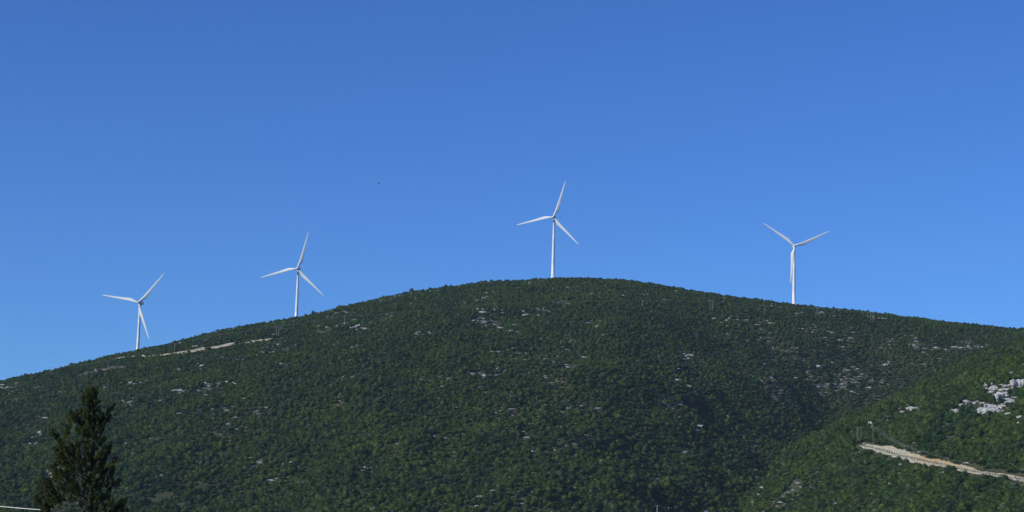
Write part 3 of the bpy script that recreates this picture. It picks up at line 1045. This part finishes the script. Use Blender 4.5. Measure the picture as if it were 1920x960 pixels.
# ------------------------------------------------------------------ power lines
def pole(x, ytop, ybase, double=False, gap=4.0, arms=1, lab='', grp=None, D=None, wide=0.2):
    P = hit(x, ybase) if D is None else at(x, ybase, D)
    if P is None:
        Dd_ = 2012.0; q = at(x, ybase, Dd_); P = np.array([q[0], q[1], float(height(q[0:1], q[1:2])[0])])
    Dp = math.hypot(P[0], P[1]); h = (ybase - ytop) * Dp / FPX
    if D is None:
        h = max(h, 6.0)
    root = empty('power_pole', (P[0], P[1], P[2]), -math.atan2(P[0], P[1]))
    xs = (-gap / 2 * Dp / FPX, gap / 2 * Dp / FPX) if double else (0.0,)
    for q in xs:
        m = MB(); m.tube([(q, 0, -0.8), (q, 0, h)], [wide * 1.25, wide * 0.75], 8); m.build('post', M_POLE, root)
    m = MB(); w = max(2.0, (xs[-1] - xs[0]) / 2 + 1.2); m.box((0, -wide - 0.1, h - 0.5), (w, 0.06, 0.06)); m.build('crossarm', M_POLE, root)
    tops = []
    for q in (-w * 0.9, 0, w * 0.9):
        m = MB(); m.tube([(q, -wide - 0.1, h - 0.41), (q, -wide - 0.1, h - 0.05)], 0.06, 6); m.build('insulator', M_GREY, root)
        c, s = math.cos(root.rotation_euler.z), math.sin(root.rotation_euler.z)
        tops.append(Vector((P[0] + q * c - (-wide - 0.1) * s, P[1] + q * s + (-wide - 0.1) * c, P[2] + h - 0.05)))
    tag(root, lab, 'power pole', grp)
    return tops


def wires(ends, sag, rad, lab, grp, mm=M_WIRE, nwire=3):
    for k in range(nwire):
        m = MB(); pts = []
        for a, b in zip(ends[:-1], ends[1:]):
            for i in range(12):
                f = i / 12; p = a[k].lerp(b[k], f); p.z -= 4 * sag * f * (1 - f) * (a[k] - b[k]).length / 100
                pts.append(p)
        pts.append(ends[-1][k])
        m.tube(pts, rad, 5, False)
        o = m.build('power_wire', mm)
        tag(o, lab, 'wire', grp)


UP = [(95, 689, 707, False, 'thin pole breaking the skyline far left of all turbines'),
      (202, 677, 690, False, 'pole by the lower branch of the pale track at left'),
      (327, 646, 664, False, 'pole behind the pale track, right of the lowest turbine'),
      (412, 627, 641, False, 'faint pole above the middle of the pale upper track'),
      (520, 612, 633, True, 'twin-post pole at the right end of the pale upper track'),
      (646, 592, 614, False, 'bright single pole just right of the second turbine'),
      (785, 583, 598, False, 'faint pole midway between second turbine and summit'),
      (927, 569, 586, False, 'pole on the slope below and left of the summit turbine'),
      (1057, 563, 579, True, 'twin-post pole just below the summit turbine'),
      (1205, 562, 577, False, 'single pole right of the summit, left of the rocky patch'),
      (1334, 564, 584, True, 'twin-post pole above the rocky patch near the skyline'),
      (1434, 573, 589, False, 'pole close below the skyline, left of the right-hand turbine'),
      (1532, 577, 591, False, 'pole close below the skyline, right of the right-hand turbine'),
      (1635, 586, 604, True, 'twin-post pole reaching the skyline on the right slope'),
      (1762, 592, 606, False, 'thin pole poking over the skyline right of the twin-post one'),
      (1862, 604, 618, False, 'thin pole on the skyline second from the right edge'),
      (1911, 601, 620, False, 'thin pole on the skyline nearest the right edge')]
tops = [pole(x, a, b, d, 4.2, 1, l, 'poles of the power line along the upper slope', None, 0.12) for x, a, b, d, l in UP]
wires(tops, 1.2, 0.014, 'thin power wire strung between the poles along the upper slope', 'wires of the upper power line')
LOW = [(1611, 803, 834, True, 'tall faint twin-post pole above the left end of the dirt track'),
       (1637, 801, 831, False, 'tall faint single pole above the left end of the dirt track'),
       (1696, 836, 853, False, 'short pole on the bank above the dirt track')]
tl = [pole(x, a, b, d, 7.0, 1, l, 'poles of the lower power line', None, 0.08) for x, a, b, d, l in LOW]
q = at(1990, 893, 1080.0)
end = [Vector((q[0] + dx, q[1], q[2])) for dx in (-1.8, 0, 1.8)]
pole(1990, 893, 935, False, 4, 1, 'pole of the lower power line beyond the right edge', 'poles of the lower power line', None, 0.15)
wires([tl[1], tl[2], end], 1.4, 0.03, 'thin power wire running right above the dirt track', 'wires of the lower power line')
bt = [pole(1232, 949, 972, False, 4, 1, 'pale pole top at the bottom edge, left of its pair', 'two pale poles at the bottom edge', None, 0.3),
      pole(1253, 951, 974, False, 4, 1, 'pale pole top at the bottom edge, right of its pair', 'two pale poles at the bottom edge', None, 0.3)]

# ------------------------------------------------------------------ birds
def bird(x, y, D, span, material, lab, flap):
    P = at(x, y, D)
    m = MB(); s = span / 2
    n = 10; body = [(-0.30, 0.01), (-0.22, 0.05), (-0.05, 0.08), (0.12, 0.07), (0.20, 0.035), (0.26, 0.045), (0.31, 0.03), (0.36, 0.008)]
    for (xx, r) in body:
        for k in range(n):
            t = 2 * math.pi * k / n
            m.v.append(Vector((xx, r * math.cos(t), r * math.sin(t) + 0.0)) * span)
    for i in range(len(body) - 1):
        for k in range(n):
            a0 = i * n + k; a1 = i * n + (k + 1) % n
            m.f.append((a0, a1, a1 + n, a0 + n))
    m.f.append(tuple(range(n))[::-1]); m.f.append(tuple((len(body) - 1) * n + k for k in range(n)))
    for sd in (-1, 1):                        # cambered wings with some thickness, and the tail fan
        st = [(0.03, 0.10, -0.12, 0.0), (0.22, 0.12, -0.08, flap * 0.22), (0.38, 0.06, -0.07, flap * 0.3), (0.5, -0.05, -0.09, flap * 0.32)]
        b = len(m.v)
        for (yy, le, te, zz) in st:
            for (xx, dz) in ((le, 0.0), (0.5 * (le + te), 0.014), (te, 0.0), (0.5 * (le + te), -0.006)):
                m.v.append(Vector((xx, sd * yy, zz + dz)) * span)
        for i in range(3):
            for k in range(4):
                a0 = b + i * 4 + k; a1 = b + i * 4 + (k + 1) % 4
                m.f.append((a0, a1, a1 + 4, a0 + 4))
        m.f.append((b, b + 1, b + 2, b + 3)); e = b + 12; m.f.append((e + 3, e + 2, e + 1, e))
    b = len(m.v)
    for v in ((-0.26, -0.02, 0.01), (-0.42, -0.07, 0.01), (-0.42, 0.07, 0.01), (-0.26, 0.02, 0.01), (-0.26, -0.02, -0.005), (-0.42, -0.07, -0.005), (-0.42, 0.07, -0.005), (-0.26, 0.02, -0.005)):
        m.v.append(Vector(v) * span)
    for f in ((0, 1, 2, 3), (7, 6, 5, 4), (0, 4, 5, 1), (1, 5, 6, 2), (2, 6, 7, 3), (3, 7, 4, 0)):
        m.f.append(tuple(b + i for i in f))
    o = m.build('bird', material, None, True)
    o.location = P; o.rotation_euler = (0.15, 0.05, math.radians(200))
    tag(o, lab, 'bird', 'birds flying over the hill')


bird(711, 344, 420, 0.85, M_DARK, 'tiny dark bird high in the sky between the second and summit turbines', 0.5)
bird(503, 325, 600, 0.75, M_PALE, 'tiny pale bird high in the sky above the second turbine', 0.7)

# ------------------------------------------------------------------ conifer near the camera
def conifer():
    D = 140.0
    base = at(166, 990, D); base[2] = 12.3
    root = empty('conifer_tree', base)
    rg = np.random.default_rng(77)
    k = D / FPX
    tr = MB()
    top = at(171, 738, D) - base
    tp = [Vector((0, 0, -0.3)), Vector((0.05, 0, 2.0)), Vector((-0.05, 0.05, 5.0)), Vector((0.02, 0, 8.0)), Vector(top)]
    tr.tube(tp, [0.24, 0.2, 0.14, 0.07, 0.02], 10)

    def trunk_at(z):
        for a, b in zip(tp[:-1], tp[1:]):
            if a.z <= z <= b.z:
                return a.lerp(b, (z - a.z) / (b.z - a.z))
        return tp[-1].copy()
    LC = []; LN = []

    def plume(p, d, L, R, m):
        """upright tuft of scale foliage, widest below the middle"""
        d = d / np.linalg.norm(d)
        t = rg.uniform(0, 1, m)
        w = R * np.sin(np.pi * np.clip(t * 0.85 + 0.12, 0, 1)) ** 0.8
        o = rg.normal(0, 1, (m, 3)); o -= np.outer(o @ d, d); o /= np.linalg.norm(o, axis=1)[:, None]
        q = p + np.outer((t - 0.35) * L, d) + o * (w * rg.uniform(0.35, 1.0, m) ** 0.6)[:, None]
        q += rg.normal(0, 0.025, (m, 3))
        LC.append(q); LN.append(o + 0.5 * d)

    tips = [(170, 718, 0, .4), (180, 717, .2, .45), (162, 726, -.2, .4), (207, 744, 0, .55), (199, 760, .4, .5), (134, 751, 0, .5), (148, 760, .3, .45),
            (186, 752, -.3, .4), (97, 786, 0, .6), (109, 800, .3, .5), (103, 818, .6, .55), (206, 812, 0, .5), (200, 826, .5, .5),
            (216, 840, 0, .5), (214, 860, .3, .5), (216, 880, 0, .5), (98, 850, .5, .6), (84, 880, .2, .6), (75, 888, 0, .6), (69, 912, .4, .7), (83, 925, -.3, .6),
            (232, 919, 0, .6), (240, 942, .4, .6), (226, 945, -.4, .7), (72, 948, .3, .7), (60, 985, 0, .8), (245, 985, 0, .8)]
    for (x, y, dy, L) in tips:
        tip = Vector(at(x, y + 23, D + dy) - base)
        hz_ = math.hypot(tip.x, tip.y)
        s = trunk_at(max(0.6, tip.z - 0.6 * hz_ - 0.7))
        mid = s.lerp(tip, 0.62); mid.z -= 0.26 * hz_
        pts = [s * (1 - f) ** 2 + mid * (2 * f * (1 - f)) + tip * f * f for f in [i / 8 for i in range(9)]]
        tr.tube(pts, [0.055 * (1 - i / 9) + 0.008 for i in range(9)], 6)
        out = np.array([tip.x, tip.y, 0]) / max(hz_, .3)
        for j in range(3 + int(4 * hz_)):
            f = 1 - 0.75 * (j / (3 + int(4 * hz_))) + rg.normal(0, .02)
            f = min(f, 1.0)
            p = np.array(s * (1 - f) ** 2 + mid * (2 * f * (1 - f)) + tip * f * f)
            p = p + rg.normal(0, 0.10 + 0.22 * (1 - f), 3)
            d = np.array([0, 0, 1.0]) + out * rg.uniform(0, 0.8) + rg.normal(0, 0.25, 3)
            plume(p, d, L * rg.uniform(0.8, 1.5), 0.10 + 0.07 * L * rg.uniform(0.5, 1.4), 150)
    # inner foliage: between the outline's left and right edge at every height
    EY = [716, 730, 745, 760, 775, 786, 800, 815, 830, 845, 865, 880, 895, 910, 925, 940, 960, 1000]
    EL = [170, 166, 158, 153, 150, 130, 124, 122, 120, 114, 106, 98, 90, 88, 86, 84, 78, 72]
    ER = [176, 181, 184, 184, 184, 186, 182, 184, 192, 200, 200, 197, 192, 192, 204, 222, 228, 236]
    gaps = [(148, 803, 14, 13), (138, 822, 10, 12), (198, 812, 9, 12), (118, 775, 12, 9), (196, 870, 5, 12), (128, 862, 7, 7), (205, 905, 12, 9), (158, 768, 5, 6), (110, 900, 8, 6), (150, 868, 5, 8), (214, 930, 6, 6)]
    cnt = 0
    while cnt < 350:
        y = 1000 - 268 * rg.uniform(0, 1) ** 0.85
        l = np.interp(y, EY, EL); r_ = np.interp(y, EY, ER)
        if rg.uniform() > (r_ - l) / 150 + 0.15: continue
        u = rg.uniform(-1, 1); x = (l + r_) / 2 + u * (r_ - l) / 2
        if any(((x - gx) / gw) ** 2 + ((y - gy) / gh) ** 2 < 1 for gx, gy, gw, gh in gaps): continue
        dy = rg.uniform(-1, 1) * math.sqrt(max(0, 1 - u * u)) * (r_ - l) / 2 * k
        p = at(x, y, D) - base + np.array([0, dy, 0])
        ax_ = np.array(trunk_at(min(max(p[2], 0.1), top[2])))
        out = p - ax_; out[2] = 0
        ln = np.linalg.norm(out)
        d = np.array([0, 0, 1.0]) + out / max(ln, .3) * rg.uniform(0, 0.9) + rg.normal(0, 0.3, 3)
        plume(p, d, rg.uniform(0.35, 0.8), rg.uniform(0.09, 0.17), 115)
        if cnt % 4 == 0 and ln > 0.3 and p[2] > 1.0:
            a0 = trunk_at(max(0.4, p[2] - 0.7 * ln)); pe = Vector(p)
            mm_ = a0.lerp(pe, 0.6); mm_.z -= 0.15 * ln
            tr.tube([a0, mm_, pe], [0.03, 0.02, 0.008], 5, False)
        cnt += 1
    C = np.concatenate(LC); Nn = np.concatenate(LN)
    Nn /= np.linalg.norm(Nn, axis=1)[:, None]
    V, F = leaf_cards(C, Nn, 0.050, rg, 0.6)
    mesh_np('crown', V, F, M_CONIFER, root)
    tr.build('trunk', M_BARK, root, True)
    tag(root, 'dark conifer with ragged upswept branches rising in front of the hill at lower left', 'tree')


conifer()


def olive_bush():
    D = 128.0
    base = at(128, 985, D); base[2] = 12.3
    root = empty('shrub', base)
    rg = np.random.default_rng(8)
    st = MB(); C = []; Nn = []
    for (x, y, dy) in ((128, 940, 0), (141, 943, .3), (113, 946, -.3), (150, 950, 0), (102, 954, .4), (120, 958, -.6), (136, 962, .5), (146, 972, .3), (106, 974, -.2)):
        tip = Vector(at(x, y, D + dy) - base)
        st.tube([Vector((0, 0, -0.1)), tip * 0.5 + Vector((0, 0, -0.1)), tip], [0.04, 0.025, 0.008], 6)
        for j in range(40):
            f = rg.uniform(0.3, 1.0)
            p = np.array(tip) * f + rg.normal(0, 0.17, 3)
            C.append(p + rg.normal(0, 0.07, (26, 3))); Nn.append(rg.normal(0, 1, (26, 3)))
    C = np.concatenate(C); Nn = np.concatenate(Nn); Nn /= np.linalg.norm(Nn, axis=1)[:, None]
    V, F = leaf_cards(C, Nn, 0.042, rg, 0.5)
    mesh_np('crown', V, F, M_OLIVE, root)
    st.build('stem', M_BARK, root, True)
    tag(root, 'grey-green leafy bush at the foot of the dark conifer', 'shrub')


olive_bush()

# pale cable at the lower left corner, slung to a low post behind the conifer
D = 150.0
pts = [Vector(at(x, y + 0.5, D + dd)) for x, y, dd in ((-420, 893, 24), (-250, 920, 17), (-120, 936, 11.5), (0, 949, 6.5), (45, 953, 4.6), (90, 956.4, 2.8), (135, 958.6, 1.0), (184, 960, -1))]
m = MB(); m.tube(pts, 0.024, 10, False)
tag(m.build('cable', M_CABLE), 'pale cable crossing the lower left corner and passing behind the conifer', 'cable')
e = pts[-1]
root = empty('cable_post', (e.x, e.y + 0.12, 12.3)); e = e - Vector((0, 0, 12.3))
m = MB(); m.tube([(0, 0, -0.4), (0, 0, e.z + 0.02)], [0.11, 0.09], 10); m.build('post', M_POLE, root)
m = MB(); m.box((0.12, -0.02, e.z + 0.02), (0.34, 0.10, 0.035)); m.build('cap', M_POLE, root)
tag(root, 'short pale post holding the cable, mostly hidden behind the conifer', 'post')
e = pts[0]
root = empty('cable_post', (e.x, e.y + 0.12, 12.3)); e = e - Vector((0, 0, 12.3))
m = MB(); m.tube([(0, 0, -0.4), (0, 0, e.z + 0.2)], [0.14, 0.10], 10); m.build('post', M_POLE, root)
tag(root, 'tall pale post holding the cable beyond the left edge', 'post')

# ------------------------------------------------------------------ air
hm, nt, b = mat('thin_air')
nt.nodes.remove(b)
pv = N(nt, 'ShaderNodeVolumePrincipled')
pv.inputs['Color'].default_value = (0.62, 0.80, 1.0, 1)
pv.inputs['Density'].default_value = HAZE_DENSITY
pv.inputs['Anisotropy'].default_value = 0.1
nt.links.new(pv.outputs[0], nt.nodes['Material Output'].inputs['Volume'])
m = MB(); m.box((0, 1100, 199), (1500, 1600, 200))
hz = m.build('haze', hm)
tag(hz, 'thin bluish haze between the viewer and the hill', 'haze', kind='stuff')
